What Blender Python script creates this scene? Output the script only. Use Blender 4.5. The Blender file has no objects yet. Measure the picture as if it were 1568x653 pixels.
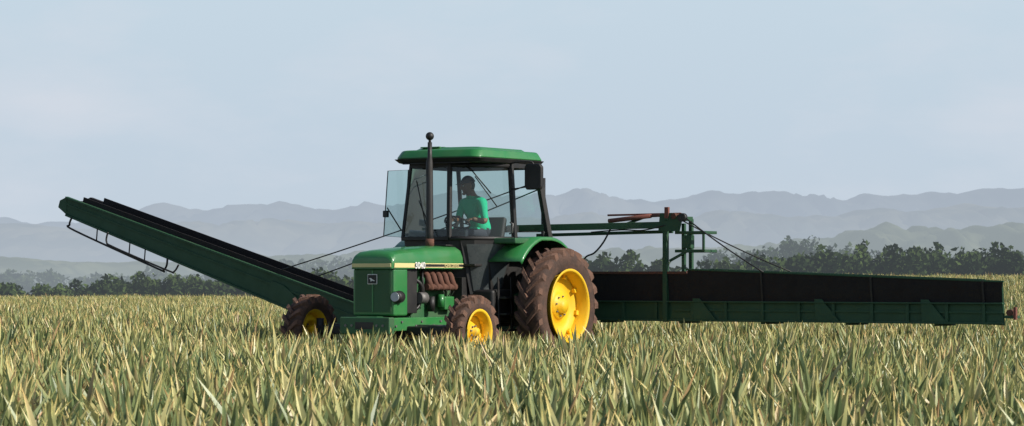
import bpy, bmesh, math, random
import numpy as np
from mathutils import Vector, Matrix, noise as mn
random.seed(7); rng=np.random.default_rng(7)
S=bpy.context.scene
S.view_settings.view_transform='Standard'
try: S.view_settings.look='None'
except Exception: pass
S.view_settings.exposure=0
F=4160.0; CH=1.3
# ------------------------------------------------------------ materials
def newmat(name):
    m=bpy.data.materials.new(name); m.use_nodes=True
    nt=m.node_tree; b=nt.nodes['Principled BSDF']; return m,nt,b
def simple(name,col,rough=.5,metal=0.,dust=0.,dustcol=(.25,.19,.12),scale=4.,bump=0.,var=.15,coat=0.):
    m,nt,b=newmat(name); N=nt.nodes; L=nt.links
    b.inputs['Roughness'].default_value=rough; b.inputs['Metallic'].default_value=metal
    if coat: b.inputs['Coat Weight'].default_value=coat; b.inputs['Coat Roughness'].default_value=.12
    tc=N.new('ShaderNodeTexCoord')
    nz=N.new('ShaderNodeTexNoise'); nz.inputs['Scale'].default_value=scale; nz.inputs['Detail'].default_value=8; nz.inputs['Roughness'].default_value=.65
    L.new(tc.outputs['Object'],nz.inputs['Vector'])
    mr=N.new('ShaderNodeMapRange'); mr.inputs['From Min'].default_value=.42; mr.inputs['From Max'].default_value=.72
    mr.inputs['To Min'].default_value=dust*.25; mr.inputs['To Max'].default_value=dust
    L.new(nz.outputs['Fac'],mr.inputs['Value'])
    nz2=N.new('ShaderNodeTexNoise'); nz2.inputs['Scale'].default_value=scale*.35; nz2.inputs['Detail'].default_value=3
    L.new(tc.outputs['Object'],nz2.inputs['Vector'])
    mv=N.new('ShaderNodeMix'); mv.data_type='RGBA'
    mv.inputs[6].default_value=(*[c*(1-var) for c in col],1); mv.inputs[7].default_value=(*[min(1,c*(1+var)) for c in col],1)
    L.new(nz2.outputs['Fac'],mv.inputs[0])
    mx=N.new('ShaderNodeMix'); mx.data_type='RGBA'
    L.new(mr.outputs['Result'],mx.inputs[0]); L.new(mv.outputs[2],mx.inputs[6]); mx.inputs[7].default_value=(*dustcol,1)
    L.new(mx.outputs[2],b.inputs['Base Color'])
    if dust>0:
        r2=N.new('ShaderNodeMapRange'); r2.inputs['From Max'].default_value=max(dust,.01); r2.inputs['To Min'].default_value=rough; r2.inputs['To Max'].default_value=min(1,rough+.35)
        L.new(mr.outputs['Result'],r2.inputs['Value']); L.new(r2.outputs['Result'],b.inputs['Roughness'])
    if bump>0:
        bp=N.new('ShaderNodeBump'); bp.inputs['Strength'].default_value=bump; bp.inputs['Distance'].default_value=.02
        nz3=N.new('ShaderNodeTexNoise'); nz3.inputs['Scale'].default_value=scale*6; L.new(tc.outputs['Object'],nz3.inputs['Vector'])
        L.new(nz3.outputs['Fac'],bp.inputs['Height']); L.new(bp.outputs['Normal'],b.inputs['Normal'])
    return m
GREEN=simple('green_paint',(.018,.19,.045),.3,dust=.14,scale=3,coat=.5)
GREEN_D=simple('green_paint_dull',(.012,.10,.034),.45,dust=.2,scale=3)
BOOMG=simple('green_paint_weathered',(.012,.072,.030),.5,dust=.25,dustcol=(.09,.08,.055),scale=2.5,bump=.1)
BLACK=simple('black_paint',(.012,.012,.013),.4,dust=.15,dustcol=(.1,.08,.06),scale=4)
RUBBER=simple('dark_rubber',(.012,.010,.010),.8,dust=.18,dustcol=(.045,.028,.02),scale=5,bump=.2)
TYRE=simple('muddy_tyre',(.040,.027,.022),.85,dust=.85,dustcol=(.15,.08,.055),scale=6,bump=.4)
LUG=simple('muddy_tread',(.085,.05,.036),.9,dust=.9,dustcol=(.23,.12,.08),scale=8,bump=.4)
YEL=simple('yellow_paint',(.85,.52,.008),.4,dust=.22,dustcol=(.45,.3,.1),scale=5)
RUST=simple('rusty_metal',(.11,.045,.03),.8,dust=.6,dustcol=(.16,.075,.045),scale=9,bump=.2)
REDM=simple('red_oxide',(.16,.04,.03),.6,dust=.3,scale=6)
CREAM=simple('stripe_cream',(.72,.62,.28),.4,dust=.1)
WHITE=simple('white_lettering',(.75,.75,.7),.5)
STEEL=simple('grey_steel',(.18,.18,.18),.45,metal=.6,dust=.3)
LAMP=simple('lamp_glass',(.45,.48,.5),.12)
SKIN=simple('skin',(.20,.095,.055),.55,var=.05)
SHIRT=simple('teal_shirt',(.0,.50,.26),.8,scale=9,bump=.25,var=.1)
PANTS=simple('dark_trousers',(.03,.035,.05),.85)
CAP=simple('navy_cap',(.012,.014,.025),.8)
HAIR=simple('black_hair',(.01,.008,.007),.6)
EYEW=simple('eye_white',(.6,.6,.58),.3)
LIP=simple('lips',(.17,.07,.05),.5)
def glass(name,tint,gl=.08):
    m=bpy.data.materials.new(name); m.use_nodes=True; nt=m.node_tree; N=nt.nodes; L=nt.links
    N.remove(N['Principled BSDF']); out=N['Material Output']
    t=N.new('ShaderNodeBsdfTransparent'); t.inputs[0].default_value=(*tint,1)
    g=N.new('ShaderNodeBsdfGlossy'); g.inputs['Roughness'].default_value=.04; g.inputs[0].default_value=(.9,.95,1,1)
    d=N.new('ShaderNodeBsdfDiffuse'); d.inputs[0].default_value=(.35,.36,.33,1)
    fr=N.new('ShaderNodeFresnel'); fr.inputs[0].default_value=1.45
    m1=N.new('ShaderNodeMixShader'); L.new(fr.outputs[0],m1.inputs[0]); L.new(t.outputs[0],m1.inputs[1]); L.new(g.outputs[0],m1.inputs[2])
    m2=N.new('ShaderNodeMixShader'); m2.inputs[0].default_value=gl; L.new(m1.outputs[0],m2.inputs[1]); L.new(d.outputs[0],m2.inputs[2])
    L.new(m2.outputs[0],out.inputs[0]); return m
GLASS=glass('cab_glass',(.74,.84,.82),.035)
GLASSO=glass('open_pane_glass',(.62,.78,.76),.08)
DGLASS=simple('dark_lower_glass',(.035,.045,.05),.12,dust=.3,dustcol=(.16,.16,.14),scale=2)

# ------------------------------------------------------------ mesh helpers
def link(o,parent=None):
    S.collection.objects.link(o)
    if parent is not None: o.parent=parent
    return o
def mobj(name,v,f,mat,parent=None,smooth=False,bevel=0.,solid=0.):
    me=bpy.data.meshes.new(name); me.from_pydata([tuple(p) for p in v],[],f)
    bm=bmesh.new(); bm.from_mesh(me); bmesh.ops.recalc_face_normals(bm,faces=bm.faces); bm.to_mesh(me); bm.free()
    if smooth:
        for p in me.polygons: p.use_smooth=True
    me.materials.append(mat); o=bpy.data.objects.new(name,me); link(o,parent)
    if solid:
        m=o.modifiers.new('s','SOLIDIFY'); m.thickness=solid; m.offset=0
    if bevel:
        m=o.modifiers.new('b','BEVEL'); m.width=bevel; m.segments=2; m.limit_method='ANGLE'; m.angle_limit=math.radians(35)
        if not smooth:
            for p in me.polygons: p.use_smooth=True
            wn=o.modifiers.new('w','WEIGHTED_NORMAL'); wn.keep_sharp=True
    return o
BF=[(0,1,2,3),(4,5,6,7),(0,1,5,4),(1,2,6,5),(2,3,7,6),(3,0,4,7)]
def box(name,a,b,c,mat,parent,bevel=.008):
    v=[(a[0],b[0],c[0]),(a[1],b[0],c[0]),(a[1],b[1],c[0]),(a[0],b[1],c[0]),(a[0],b[0],c[1]),(a[1],b[0],c[1]),(a[1],b[1],c[1]),(a[0],b[1],c[1])]
    return mobj(name,v,BF,mat,parent,bevel=bevel)
def frame_of(d,up=Vector((0,0,1))):
    d=d.normalized()
    if abs(d.dot(up))>.98: up=Vector((1,0,0))
    s=d.cross(up).normalized(); u=s.cross(d); return s,u
def beam(name,p0,p1,w,h,mat,parent,bevel=.006,up=(0,0,1)):
    p0=Vector(p0);p1=Vector(p1); s,u=frame_of(p1-p0,Vector(up)); v=[]
    for p in (p0,p1):
        for a,b in ((-1,-1),(1,-1),(1,1),(-1,1)): v.append(p+s*(a*w/2)+u*(b*h/2))
    return mobj(name,v,BF,mat,parent,bevel=bevel)
def tube(name,pts,r,mat,parent,n=10,radii=None,cap=True,closed=False):
    pts=[Vector(p) for p in pts]; V=[];Fc=[]; up=Vector((0,0,1)); m=len(pts)
    prev=None
    for i,p in enumerate(pts):
        if closed: d=(pts[(i+1)%m]-pts[i-1]).normalized()
        else: d=(pts[min(i+1,m-1)]-pts[max(i-1,0)]).normalized()
        if prev is None: s,u=frame_of(d)
        else:
            s=(prev-d*prev.dot(d)).normalized(); u=s.cross(d)
        prev=s; rr=radii[i] if radii else r
        for k in range(n):
            a=2*math.pi*k/n; V.append(p+s*(math.cos(a)*rr)+u*(math.sin(a)*rr))
    rng_=range(m if closed else m-1)
    for i in rng_:
        j=(i+1)%m
        for k in range(n): Fc.append((i*n+k,i*n+(k+1)%n,j*n+(k+1)%n,j*n+k))
    if cap and not closed: Fc.append(tuple(range(n))); Fc.append(tuple((m-1)*n+k for k in range(n)))
    o=mobj(name,V,Fc,mat,parent)
    for p in o.data.polygons: p.use_smooth=(len(p.vertices)==4)
    return o
def smoothpath(pts,n=6):
    pts=[Vector(p) for p in pts]; out=[]
    P=[pts[0]]+pts+[pts[-1]]
    for i in range(1,len(P)-2):
        for k in range(n):
            t=k/n; a,b,c,d=P[i-1],P[i],P[i+1],P[i+2]
            out.append(.5*((2*b)+(c-a)*t+(2*a-5*b+4*c-d)*t*t+(-a+3*b-3*c+d)*t**3))
    out.append(pts[-1]); return out
def lathe(name,prof,c,mat,parent,n=48,smooth=True,sgn=1,close=False):
    V=[];Fc=[];m=len(prof)
    for i in range(n):
        t=2*math.pi*i/n
        for r,a in prof: V.append((c[0]+r*math.cos(t),c[1]+sgn*a,c[2]+r*math.sin(t)))
    for i in range(n):
        j=(i+1)%n
        for k in range(m if close else m-1):
            k2=(k+1)%m
            Fc.append((i*m+k,i*m+k2,j*m+k2,j*m+k))
    o=mobj(name,V,Fc,mat,parent,smooth=smooth); return o
def cyl(name,p0,p1,r,mat,parent,n=20,r2=None): return tube(name,[p0,p1],r,mat,parent,n=n,radii=[r,r2 if r2 is not None else r])
def poly(name,pts,axis,lo,hi,mat,parent,bevel=.006):
    n=len(pts);V=[]
    for t in (lo,hi):
        for a,b in pts:
            V.append((t,a,b) if axis=='x' else (a,t,b) if axis=='y' else (a,b,t))
    Fc=[tuple(range(n)),tuple(range(n,2*n))]+[(i,(i+1)%n,n+(i+1)%n,n+i) for i in range(n)]
    return mobj(name,V,Fc,mat,parent,bevel=bevel)
def empty(name,loc=(0,0,0),rz=0):
    e=bpy.data.objects.new(name,None); e.location=loc; e.rotation_euler=(0,0,rz); e.empty_display_size=.3; link(e); return e
ORG=(-0.48,41.4,0.0); YAW=math.radians(237)
T=empty('tractor',ORG,YAW)
# ------------------------------------------------------------ wheels
def wheel(pre,c,R,w,rimR,nl,sgn,rimoff=0.):
    h=w/2
    prof=[(rimR-.01,-.36*w),(rimR+.04,-.46*w),((R+rimR)/2,-.52*w),(R-.10,-.50*w),(R-.055,-.42*w),(R-.045,-.2*w),(R-.042,0),(R-.045,.2*w),(R-.055,.42*w),(R-.10,.50*w),((R+rimR)/2,.52*w),(rimR+.04,.46*w),(rimR-.01,.36*w)]
    lathe(pre+'_tyre',prof,c,TYRE,T,n=72)
    V=[];Fc=[]; dl=.30*w/.42*(.87/R)**.5; th=.026/R*(w/.4)**.3*1.15
    for i in range(nl):
        for sd in (-1,1):
            ph0=2*math.pi*(i+(0 if sd>0 else .5))/nl; base=len(V); st=6
            for k in range(st):
                s=k/(st-1); a=sd*(-.02*w+s*(.54*w)); ph=ph0+s*dl
                rt=R-(.0 if s<.75 else .018*((s-.75)/.25)**1.5); rb=R-.07-(.0 if s<.7 else .05*(s-.7)/.3)
                tt=th*(1+.35*s)
                for (dr,dp) in ((rb,-tt*1.35),(rt,-tt),(rt,tt),(rb,tt*1.35)):
                    V.append((c[0]+dr*math.cos(ph+dp),c[1]+a,c[2]+dr*math.sin(ph+dp)))
            for k in range(st-1):
                for q in range(4):
                    Fc.append((base+k*4+q,base+k*4+(q+1)%4,base+(k+1)*4+(q+1)%4,base+(k+1)*4+q))
            Fc.append(tuple(base+q for q in range(4))); Fc.append(tuple(base+(st-1)*4+q for q in range(4)))
    mobj(pre+'_tread_lugs',V,Fc,LUG,T)
    o=rimoff
    lathe(pre+'_rim',[(rimR+.022,o+.40*w),(rimR+.03,o+.42*w),(rimR+.012,o+.44*w),(rimR-.012,o+.42*w),(rimR-.02,o+.34*w),(rimR-.055,o+.2*w),(rimR-.06,-.1*w),(rimR-.02,-.38*w),(rimR+.02,-.40*w)],c,YEL,T,n=64,sgn=sgn)
    d=o-.06*w
    lathe(pre+'_disc',[(rimR-.058,d),(rimR*.80,d+.01),(rimR*.72,d-.03),(rimR*.50,d-.055),(rimR*.42,d-.02),(rimR*.36,d+.0),(rimR*.34,d+.03),(rimR*.2,d+.035),(rimR*.19,d+.10),(0.001,d+.105)],c,YEL,T,n=64,sgn=sgn)
    for k in range(8):
        t=2*math.pi*(k+.3)/8; rr=rimR*.86
        p=Vector((c[0]+rr*math.cos(t),c[1]+sgn*(d+.0),c[2]+rr*math.sin(t))); q=p+Vector((0,sgn*.055,0))
        beam(pre+'_rim_clamp_%d'%k,p,q,rimR*.13,rimR*.15,YEL,T,up=(math.cos(t),0,math.sin(t)))
        rr=rimR*.28; p=Vector((c[0]+rr*math.cos(t),c[1]+sgn*(d+.02),c[2]+rr*math.sin(t))); cyl(pre+'_bolt_%d'%k,p,p+Vector((0,sgn*.035,0)),.014,STEEL,T,n=6)
for sd,nm in ((1,'near'),(-1,'far')):
    wheel('rear_wheel_'+nm,(0,1.37*sd,.87),.87,.40,.53,22,sd,.07)
    wheel('front_wheel_'+nm,(2.4,1.44*sd,.525),.525,.28,.30,17,sd,.03)
# ------------------------------------------------------------ chassis, engine, axle
cyl('rear_axle_housing',(0,-1.3,.87),(0,1.3,.87),.13,BLACK,T); cyl('rear_axle_trumpet',(0,-.75,.87),(0,.75,.87),.2,GREEN_D,T)
box('transmission_case',(-.5,1.0),(-.3,.3),(.62,1.25),GREEN_D,T,.03)
box('front_axle_support',(1.35,2.95),(-.20,.20),(.50,.74),GREEN_D,T,.02)
box('front_frame_rail',(1.35,2.93),(.27,.37),(.53,.72),GREEN,T,.012)
box('front_frame_rail_far',(1.35,2.93),(-.37,-.27),(.53,.72),GREEN,T,.012)
for k,u in enumerate((1.45,1.62,1.8,2.1,2.25,2.6,2.75)): cyl('rail_bolt_%d'%k,(u,.37,.60+.06*(k%2)),(u,.388,.60+.06*(k%2)),.018,STEEL,T,n=6)
box('front_bumper_weight',(2.86,3.0),(-.44,.44),(.48,.73),GREEN_D,T,.02)
box('bumper_slot',(2.995,3.006),(-.16,.16),(.56,.66),BLACK,T,.004)
for v in (-.33,-.22,.22,.33): cyl('bumper_bolt_%d'%int(v*100+50),(2.99,v,.61),(3.012,v,.61),.02,STEEL,T,n=6)
beam('front_axle_beam',(2.4,-1.28,.53),(2.4,1.28,.53),.13,.13,BLACK,T,.02)
for sd in (1,-1):
    cyl('kingpin_%d'%(sd+1),(2.4,1.24*sd,.38),(2.4,1.24*sd,.70),.055,BLACK,T)
    cyl('wheel_hub_%d'%(sd+1),(2.4,1.24*sd,.525),(2.4,1.46*sd,.525),.07,YEL,T)
    cyl('tie_rod_%d'%(sd+1),(2.2,.2*sd,.6),(2.22,1.2*sd,.6),.018,STEEL,T)
box('engine_block',(1.0,2.15),(-.22,.22),(.68,1.42),GREEN_D,T,.02)
box('engine_head',(1.1,2.0),(-.18,.18),(1.42,1.56),GREEN_D,T,.02)
box('radiator',(2.15,2.42),(-.33,.33),(.78,1.43),BLACK,T,.01)
for k in range(5):
    u=1.28+k*.15
    tube('exhaust_manifold_%d'%k,smoothpath([(u,.2,1.36),(u,.31,1.33),(u+.02,.36,1.24),(u-.05,.36,1.13)],5),.048,RUST,T)
cyl('exhaust_log',(1.2,.35,1.16),(1.95,.35,1.16),.05,RUST,T)
cyl('oil_filter',(1.75,.3,.80),(1.75,.3,1.02),.055,BLACK,T); cyl('fuel_filter',(1.5,.3,.86),(1.5,.3,1.05),.05,GREEN,T)
cyl('alternator',(1.95,.32,1.0),(2.12,.32,1.0),.085,STEEL,T); cyl('fan_pulley',(2.12,0,1.1),(2.15,0,1.1),.13,BLACK,T)
box('injection_pump',(1.2,1.45),(.22,.34),(.82,1.02),GREEN,T,.02)
for k in range(4): tube('injector_pipe_%d'%k,smoothpath([(1.22+k*.06,.28,1.02),(1.25+k*.1,.36,1.12),(1.3+k*.16,.27,1.3),(1.3+k*.18,.2,1.42)],4),.008,STEEL,T,n=6)
tube('coolant_hose',smoothpath([(2.2,.25,1.3),(2.08,.34,1.2),(2.0,.3,1.02),(2.1,.3,.86),(2.2,.28,.84)],5),.028,BLACK,T)
tube('breather_hose',smoothpath([(1.9,.25,1.4),(2.02,.33,1.3),(2.0,.34,1.1),(1.9,.3,.9)],5),.016,BLACK,T)
box('battery_box',(.78,1.12),(.2,.42),(.85,1.30),BLACK,T,.01)
box('sump',(1.2,2.0),(-.17,.17),(.55,.69),BLACK,T,.02)
# nose
box('nose_panel',(2.43,2.78),(-.365,.365),(.745,1.425),GREEN,T,.03)
box('grille_panel',(2.776,2.79),(-.32,.32),(.80,1.40),GREEN_D,T,.005)
for k in range(16): box('grille_bar_%d'%k,(2.788,2.796),(-.30,.30),(.825+k*.035,.838+k*.035),GREEN_D,T,0)
box('grille_divider',(2.79,2.802),(-.012,.012),(.80,1.40),GREEN,T,.003)
box('nose_badge',(2.797,2.806),(-.085,.085),(1.20,1.345),WHITE,T,.004); box('nose_badge_field',(2.805,2.81),(-.075,.075),(1.21,1.335),BLACK,T,.003)
mobj('nose_badge_emblem',[(2.813,y,z) for y,z in ((-.055,1.285),(-.02,1.29),(.01,1.27),(.055,1.25),(.03,1.245),(.0,1.255),(-.02,1.235),(-.03,1.27))],[tuple(range(8))],WHITE,T)
cyl('headlight_bezel',(2.66,.37,1.02),(2.70,.40,1.02),.09,BLACK,T,n=28)
cyl('headlight_bowl',(2.66,.385,1.02),(2.80,.40,1.02),.078,BLACK,T,n=28)
cyl('headlight_lens',(2.80,.40,1.02),(2.815,.402,1.02),.066,LAMP,T,n=28)
# hood loft
secs=[(1.0,.385,1.765),(1.4,.385,1.762),(1.9,.383,1.745),(2.3,.38,1.725),(2.6,.375,1.70),(2.74,.37,1.675),(2.80,.36,1.63),(2.825,.35,1.56)]
V=[];Fc=[]
for u,w,zt in secs:
    sh=[(-w,1.425),(-w-.004,1.50),(-w-.002,1.50+(zt-1.5)*.35),(-w+.03,1.5+(zt-1.5)*.72),(-w+.10,1.5+(zt-1.5)*.93),(-.14,zt),(0,zt+.006)]
    full=sh+[(-a,b) for a,b in sh[-2::-1]]
    V+=[(u,a,b) for a,b in full]
m=len(full)
for i in range(len(secs)-1):
    for k in range(m-1): Fc.append((i*m+k,i*m+k+1,(i+1)*m+k+1,(i+1)*m+k))
Fc.append(tuple(range(m))); Fc.append(tuple((len(secs)-1)*m+k for k in range(m)))
mobj('hood',V,Fc,GREEN,T,smooth=False,bevel=.012)
for sd in (1,-1):
    mobj('hood_stripe_%d'%(sd+1),[(1.02,.392*sd,1.44),(2.30,.389*sd,1.44),(2.78,.372*sd,1.44),(2.78,.375*sd,1.505),(2.30,.390*sd,1.505),(1.02,.393*sd,1.505)],[(0,1,4,5),(1,2,3,4)],CREAM,T)
    mobj('hood_stripe_black_%d'%(sd+1),[(1.02,.3935*sd,1.455),(2.30,.3925*sd,1.452),(2.30,.3925*sd,1.492),(1.02,.3950*sd,1.492)],[(0,1,2,3)],BLACK,T)
box('nose_stripe',(2.80,2.832),(-.345,.345),(1.445,1.50),CREAM,T,.004)
box('hood_gap',(2.42,2.80),(-.37,.37),(1.418,1.43),BLACK,T,0)
def text(name,s,size,loc,mat,off=0.):
    c=bpy.data.curves.new(name,'FONT'); c.body=s; c.size=size; c.extrude=.002; c.materials.append(mat); c.offset=off
    o=bpy.data.objects.new(name,c); link(o,T)
    o.matrix_local=Matrix(((-1,0,0,loc[0]),(0,0,1,loc[1]),(0,1,0,loc[2]),(0,0,0,1))); return o
text('model_number','3040',.13,(2.30,.397,1.43),WHITE,.003)
text('side_lettering','JOHN DEERE',.066,(1.55,.399,1.450),CREAM)
# exhaust stack
tube('exhaust_stack',[(1.40,.03,1.74),(1.40,.03,1.95),(1.41,.03,3.0),(1.40,.03,3.08),(1.40,.03,3.30)],.05,BLACK,T,n=16,radii=[.060,.055,.052,.035,.033])
tube('exhaust_collar',[(1.40,.03,1.75),(1.40,.03,1.87)],.065,RUST,T,n=16)
bm=bmesh.new(); bmesh.ops.create_uvsphere(bm,u_segments=20,v_segments=12,radius=.062); me=bpy.data.meshes.new('exhaust_cap'); bm.to_mesh(me); bm.free()
for p in me.polygons: p.use_smooth=True
me.materials.append(BLACK); o=bpy.data.objects.new('exhaust_cap',me); o.location=(1.40,.03,3.39); link(o,T)
cyl('exhaust_cap_stem',(1.40,.03,3.28),(1.40,.03,3.36),.02,BLACK,T)
cyl('fuel_cap',(1.15,.1,1.75),(1.15,.1,1.80),.05,BLACK,T); box('cowl_plate',(1.02,1.3),(-.25,.25),(1.762,1.785),BLACK,T,.005)
# ------------------------------------------------------------ cab
ZB,ZT=1.88,3.02
PB=[(1.12,-.66),(1.17,.22),(.98,.52),(.70,.70),(.28,.80),(-.70,.80),(-.70,-.80),(.28,-.80),(.80,-.76)]
PT=[(.95,-.62),(1.08,.17),(.92,.45),(.66,.63),(.30,.74),(-.45,.72),(-.45,-.72),(.30,-.74),(.72,-.70)]
B=[Vector((a,b,ZB)) for a,b in PB]; Tp=[Vector((a,b,ZT)) for a,b in PT]
def pane(name,ids,mat,ins=0.0):
    V=[];Fc=[]
    for i in ids: V+= [B[i]+Vector((0,0,.0)),Tp[i]]
    for k in range(len(ids)-1): Fc.append((2*k,2*k+2,2*k+3,2*k+1))
    return mobj(name,V,Fc,mat,T,smooth=True)
pane('windscreen',[0,1],GLASS); pane('door_glass',[1,2,3,4],GLASS); pane('rear_window',[5,6],GLASS); pane('side_window_far',[6,7],GLASS); pane('quarter_window_far',[7,8,0],GLASS)
for i,w in ((0,.045),(1,.065),(4,.075),(5,.085),(6,.06),(7,.05)): beam('cab_pillar_%d'%i,B[i],Tp[i],w,w,BLACK,T,.012)
tube('door_frame_bottom',[B[1],B[2],B[3],B[4]],.03,BLACK,T); tube('door_frame_top',[Tp[1]-Vector((0,0,.05)),Tp[2]-Vector((0,0,.05)),Tp[3]-Vector((0,0,.05)),Tp[4]-Vector((0,0,.05))],.035,BLACK,T)
for a,b in ((0,1),(4,5),(5,6),(6,7),(7,8),(8,0)):
    beam('sill_%d'%a,B[a],B[b],.05,.06,BLACK,T); beam('header_%d'%a,Tp[a]-Vector((0,0,.04)),Tp[b]-Vector((0,0,.04)),.05,.08,BLACK,T)
def loft(name,top,bot,mat,closed=True,solid=0,bevel=0.01):
    n=len(top);V=[tuple(p) for p in top]+[tuple(p) for p in bot];Fc=[(i,(i+1)%n,n+(i+1)%n,n+i) for i in range(n if closed else n-1)]
    if closed: Fc+= [tuple(range(n)),tuple(range(n,2*n))]
    return mobj(name,V,Fc,mat,T,bevel=bevel,solid=solid)
loft('cab_lower_body',[(a*.97,b*.93,ZB-.25) for a,b in PB],[(a*.9 if a>0 else a,max(-.5,min(.5,b)),1.15) for a,b in PB],BLACK)
loft('cab_waist',[(a*.985,b*.985,ZB-.01) for a,b in PB],[(a*.97,b*.93,ZB-.25) for a,b in PB],BLACK)
db=[(.97,.46,1.05),(.86,.56,1.05),(.68,.62,1.05),(.48,.67,1.05)]
dt=[Vector((1.08,.36,1.85)),Vector((.98,.54,1.85)),Vector((.70,.725,1.85)),Vector((.30,.825,1.85))]
loft('door_lower_panel',dt,db,BLACK,closed=False,solid=.03,bevel=0)
def lerp(a,b,t): return Vector(a)*(1-t)+Vector(b)*t
off=Vector((.016,.022,0))
dt2=[lerp(dt[i],db[i],.07)+off for i in range(4)]; db2=[lerp(dt[i],db[i],.94)+off for i in range(4)]
dt2[0]=lerp(dt2[0],dt2[1],.35);db2[0]=lerp(db2[0],db2[1],.35);dt2[3]=lerp(dt2[3],dt2[2],.12);db2[3]=lerp(db2[3],db2[2],.12)
g_=loft('door_lower_glass',dt2,db2,DGLASS,closed=False,bevel=0)
for p in g_.data.polygons: p.use_smooth=True
tube('door_handle',[(.42,.80,1.95),(.42,.85,1.97),(.42,.86,2.1),(.42,.81,2.12)],.012,STEEL,T)
# roof
def rrect(u0,u1,w,ch):
    return [(u0,-w+ch),(u0+ch*.5,-w+.03),(u0+ch,-w),(u1-ch*1.3,-w),(u1-ch*.4,-w+ch*.4),(u1,-w+ch*1.3),(u1+.02,0),(u1,w-ch*1.3),(u1-ch*.4,w-ch*.4),(u1-ch*1.3,w),(u0+ch,w),(u0+ch*.5,w-.03),(u0,w-ch)]
R0=rrect(-.66,1.26,.80,.12);R1=rrect(-.62,1.20,.76,.14)
loft('roof_lip',[(a,b,3.07) for a,b in R0],[(a,b,3.01) for a,b in R1],BLACK)
R2=rrect(-.64,1.23,.78,.12);R3=rrect(-.58,1.15,.72,.12)
loft('roof_shell',[(a,b,3.205) for a,b in R3],[(a,b,3.072) for a,b in R2],GREEN,bevel=.03)
R4=rrect(-.45,1.0,.60,.1);R5=rrect(-.40,.92,.54,.1)
loft('roof_crown',[(a,b,3.245) for a,b in R5],[(a,b,3.20) for a,b in R4],GREEN,bevel=.02)
for k in range(4): box('roof_vent_rib_%d'%k,(.55+k*.12,.60+k*.12),(-.45,-.1),(3.242,3.26),GREEN,T,.006)
beam('roof_gutter_lamp_bar',(1.2,-.6,3.0),(1.2,.6,3.0),.03,.02,BLACK,T)
# mirrors, open pane, wipers
poly('door_mirror',[(.97+.0,2.66),(1.0,2.61),(1.24,2.61),(1.27,2.66),(1.27,2.95),(1.23,3.0),(1.0,3.0),(.97,2.95)],'x',.20,.28,BLACK,T,.02)
tube('mirror_arm',smoothpath([(.33,.74,3.0),(.32,.9,3.03),(.26,1.1,3.02),(.24,1.12,2.9)],4),.014,BLACK,T)
tube('mirror_arm_lower',[(.33,.78,2.62),(.24,1.05,2.66)],.01,BLACK,T)
op=[(1.08,-.66,1.90),(1.33,-.86,1.92),(1.22,-.86,2.90),(.97,-.66,2.92)]
mobj('open_front_pane',op,[(0,1,2,3)],GLASSO,T); tube('open_pane_trim',op,.008,BLACK,T,closed=True,n=6)
tube('grab_strut',[(1.15,-.66,2.0),(1.35,-.75,2.3),(1.32,-.8,2.34)],.01,BLACK,T); box('side_marker_lamp',(1.30,1.36),(-.86,-.78),(2.2,2.3),BLACK,T,.01)
tube('wiper_arm',[(1.20,-.05,1.93),(1.14,-.35,2.45)],.008,BLACK,T,n=6);tube('wiper_blade',[(1.18,-.2,2.1),(1.10,-.42,2.75)],.009,BLACK,T,n=6)
tube('door_wiper',[(1.0,.43,2.97),(.74,.68,2.55)],.010,BLACK,T,n=6);tube('door_wiper_blade',[(.93,.52,2.80),(.66,.73,2.36)],.009,BLACK,T,n=6)
# interior
box('cab_floor',(-.6,1.05),(-.6,.6),(1.46,1.50),BLACK,T)
box('seat_base',(-.30,.2),(-.24,.24),(1.50,1.76),BLACK,T,.03);box('seat_cushion',(-.28,.28),(-.26,.26),(1.76,1.86),BLACK,T,.04)
beam('seat_back',(-.30,0,1.84),(-.40,0,2.22),.42,.10,BLACK,T,.04,up=(1,0,0))
box('dashboard',(.80,1.02),(-.28,.28),(1.50,2.02),BLACK,T,.04)
SW=Vector((.62,0,2.13)); sn=Vector((-.45,0,.9)).normalized(); sx=Vector((0,1,0)); sy=sn.cross(sx)
tube('steering_column',[(.85,0,1.8),SW],.03,BLACK,T)
ring=[SW+sx*(.19*math.cos(2*math.pi*k/32))+sy*(.19*math.sin(2*math.pi*k/32)) for k in range(32)]
tube('steering_wheel',ring,.014,BLACK,T,closed=True,n=8)
for k in range(3):
    a=2*math.pi*k/3+.5; tube('steering_spoke_%d'%k,[SW,SW+sx*(.19*math.cos(a))+sy*(.19*math.sin(a))],.01,BLACK,T,n=6)
box('side_console',(-.3,.45),(-.56,-.32),(1.5,1.98),BLACK,T,.03); tube('gear_lever',[(.3,-.4,1.95),(.36,-.4,2.15)],.01,BLACK,T); cyl('lever_knob',(.36,-.4,2.13),(.365,-.4,2.18),.02,BLACK,T)
# fenders
def fender(sd):
    V=[];n=22; a0,a1=math.radians(38),math.radians(158)
    cu,cz,r=-.02,.87,1.03
    for i in range(n+1):
        a=a0+(a1-a0)*i/n; x=cu+r*math.cos(a)*.98; z=cz+r*math.sin(a)
        if math.degrees(a)<95: z=min(cz+r,cz+r*math.sin(a)+.03)
        for v in (.66,1.22,1.245): 
            V.append((x,v*sd,z if v<1.23 else z-.05))
    Fc=[]
    for i in range(n):
        for k in range(2): Fc.append((i*3+k,i*3+k+1,(i+1)*3+k+1,(i+1)*3+k))
    mobj('rear_fender_%d'%(sd+1),V,Fc,GREEN,T,smooth=True,solid=.015)
    pts=[(V[i*3][0],V[i*3][2]-.01) for i in range(n+1)]+[(-.75,.95),(.7,.95)]
    poly('fender_inner_%d'%(sd+1),pts,'y',.64*sd,.67*sd,BLACK,T,0)
fender(1);fender(-1)
box('fender_top_box',(.05,.72),(.70,1.10),(1.80,1.885),GREEN_D,T,.02)
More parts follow.
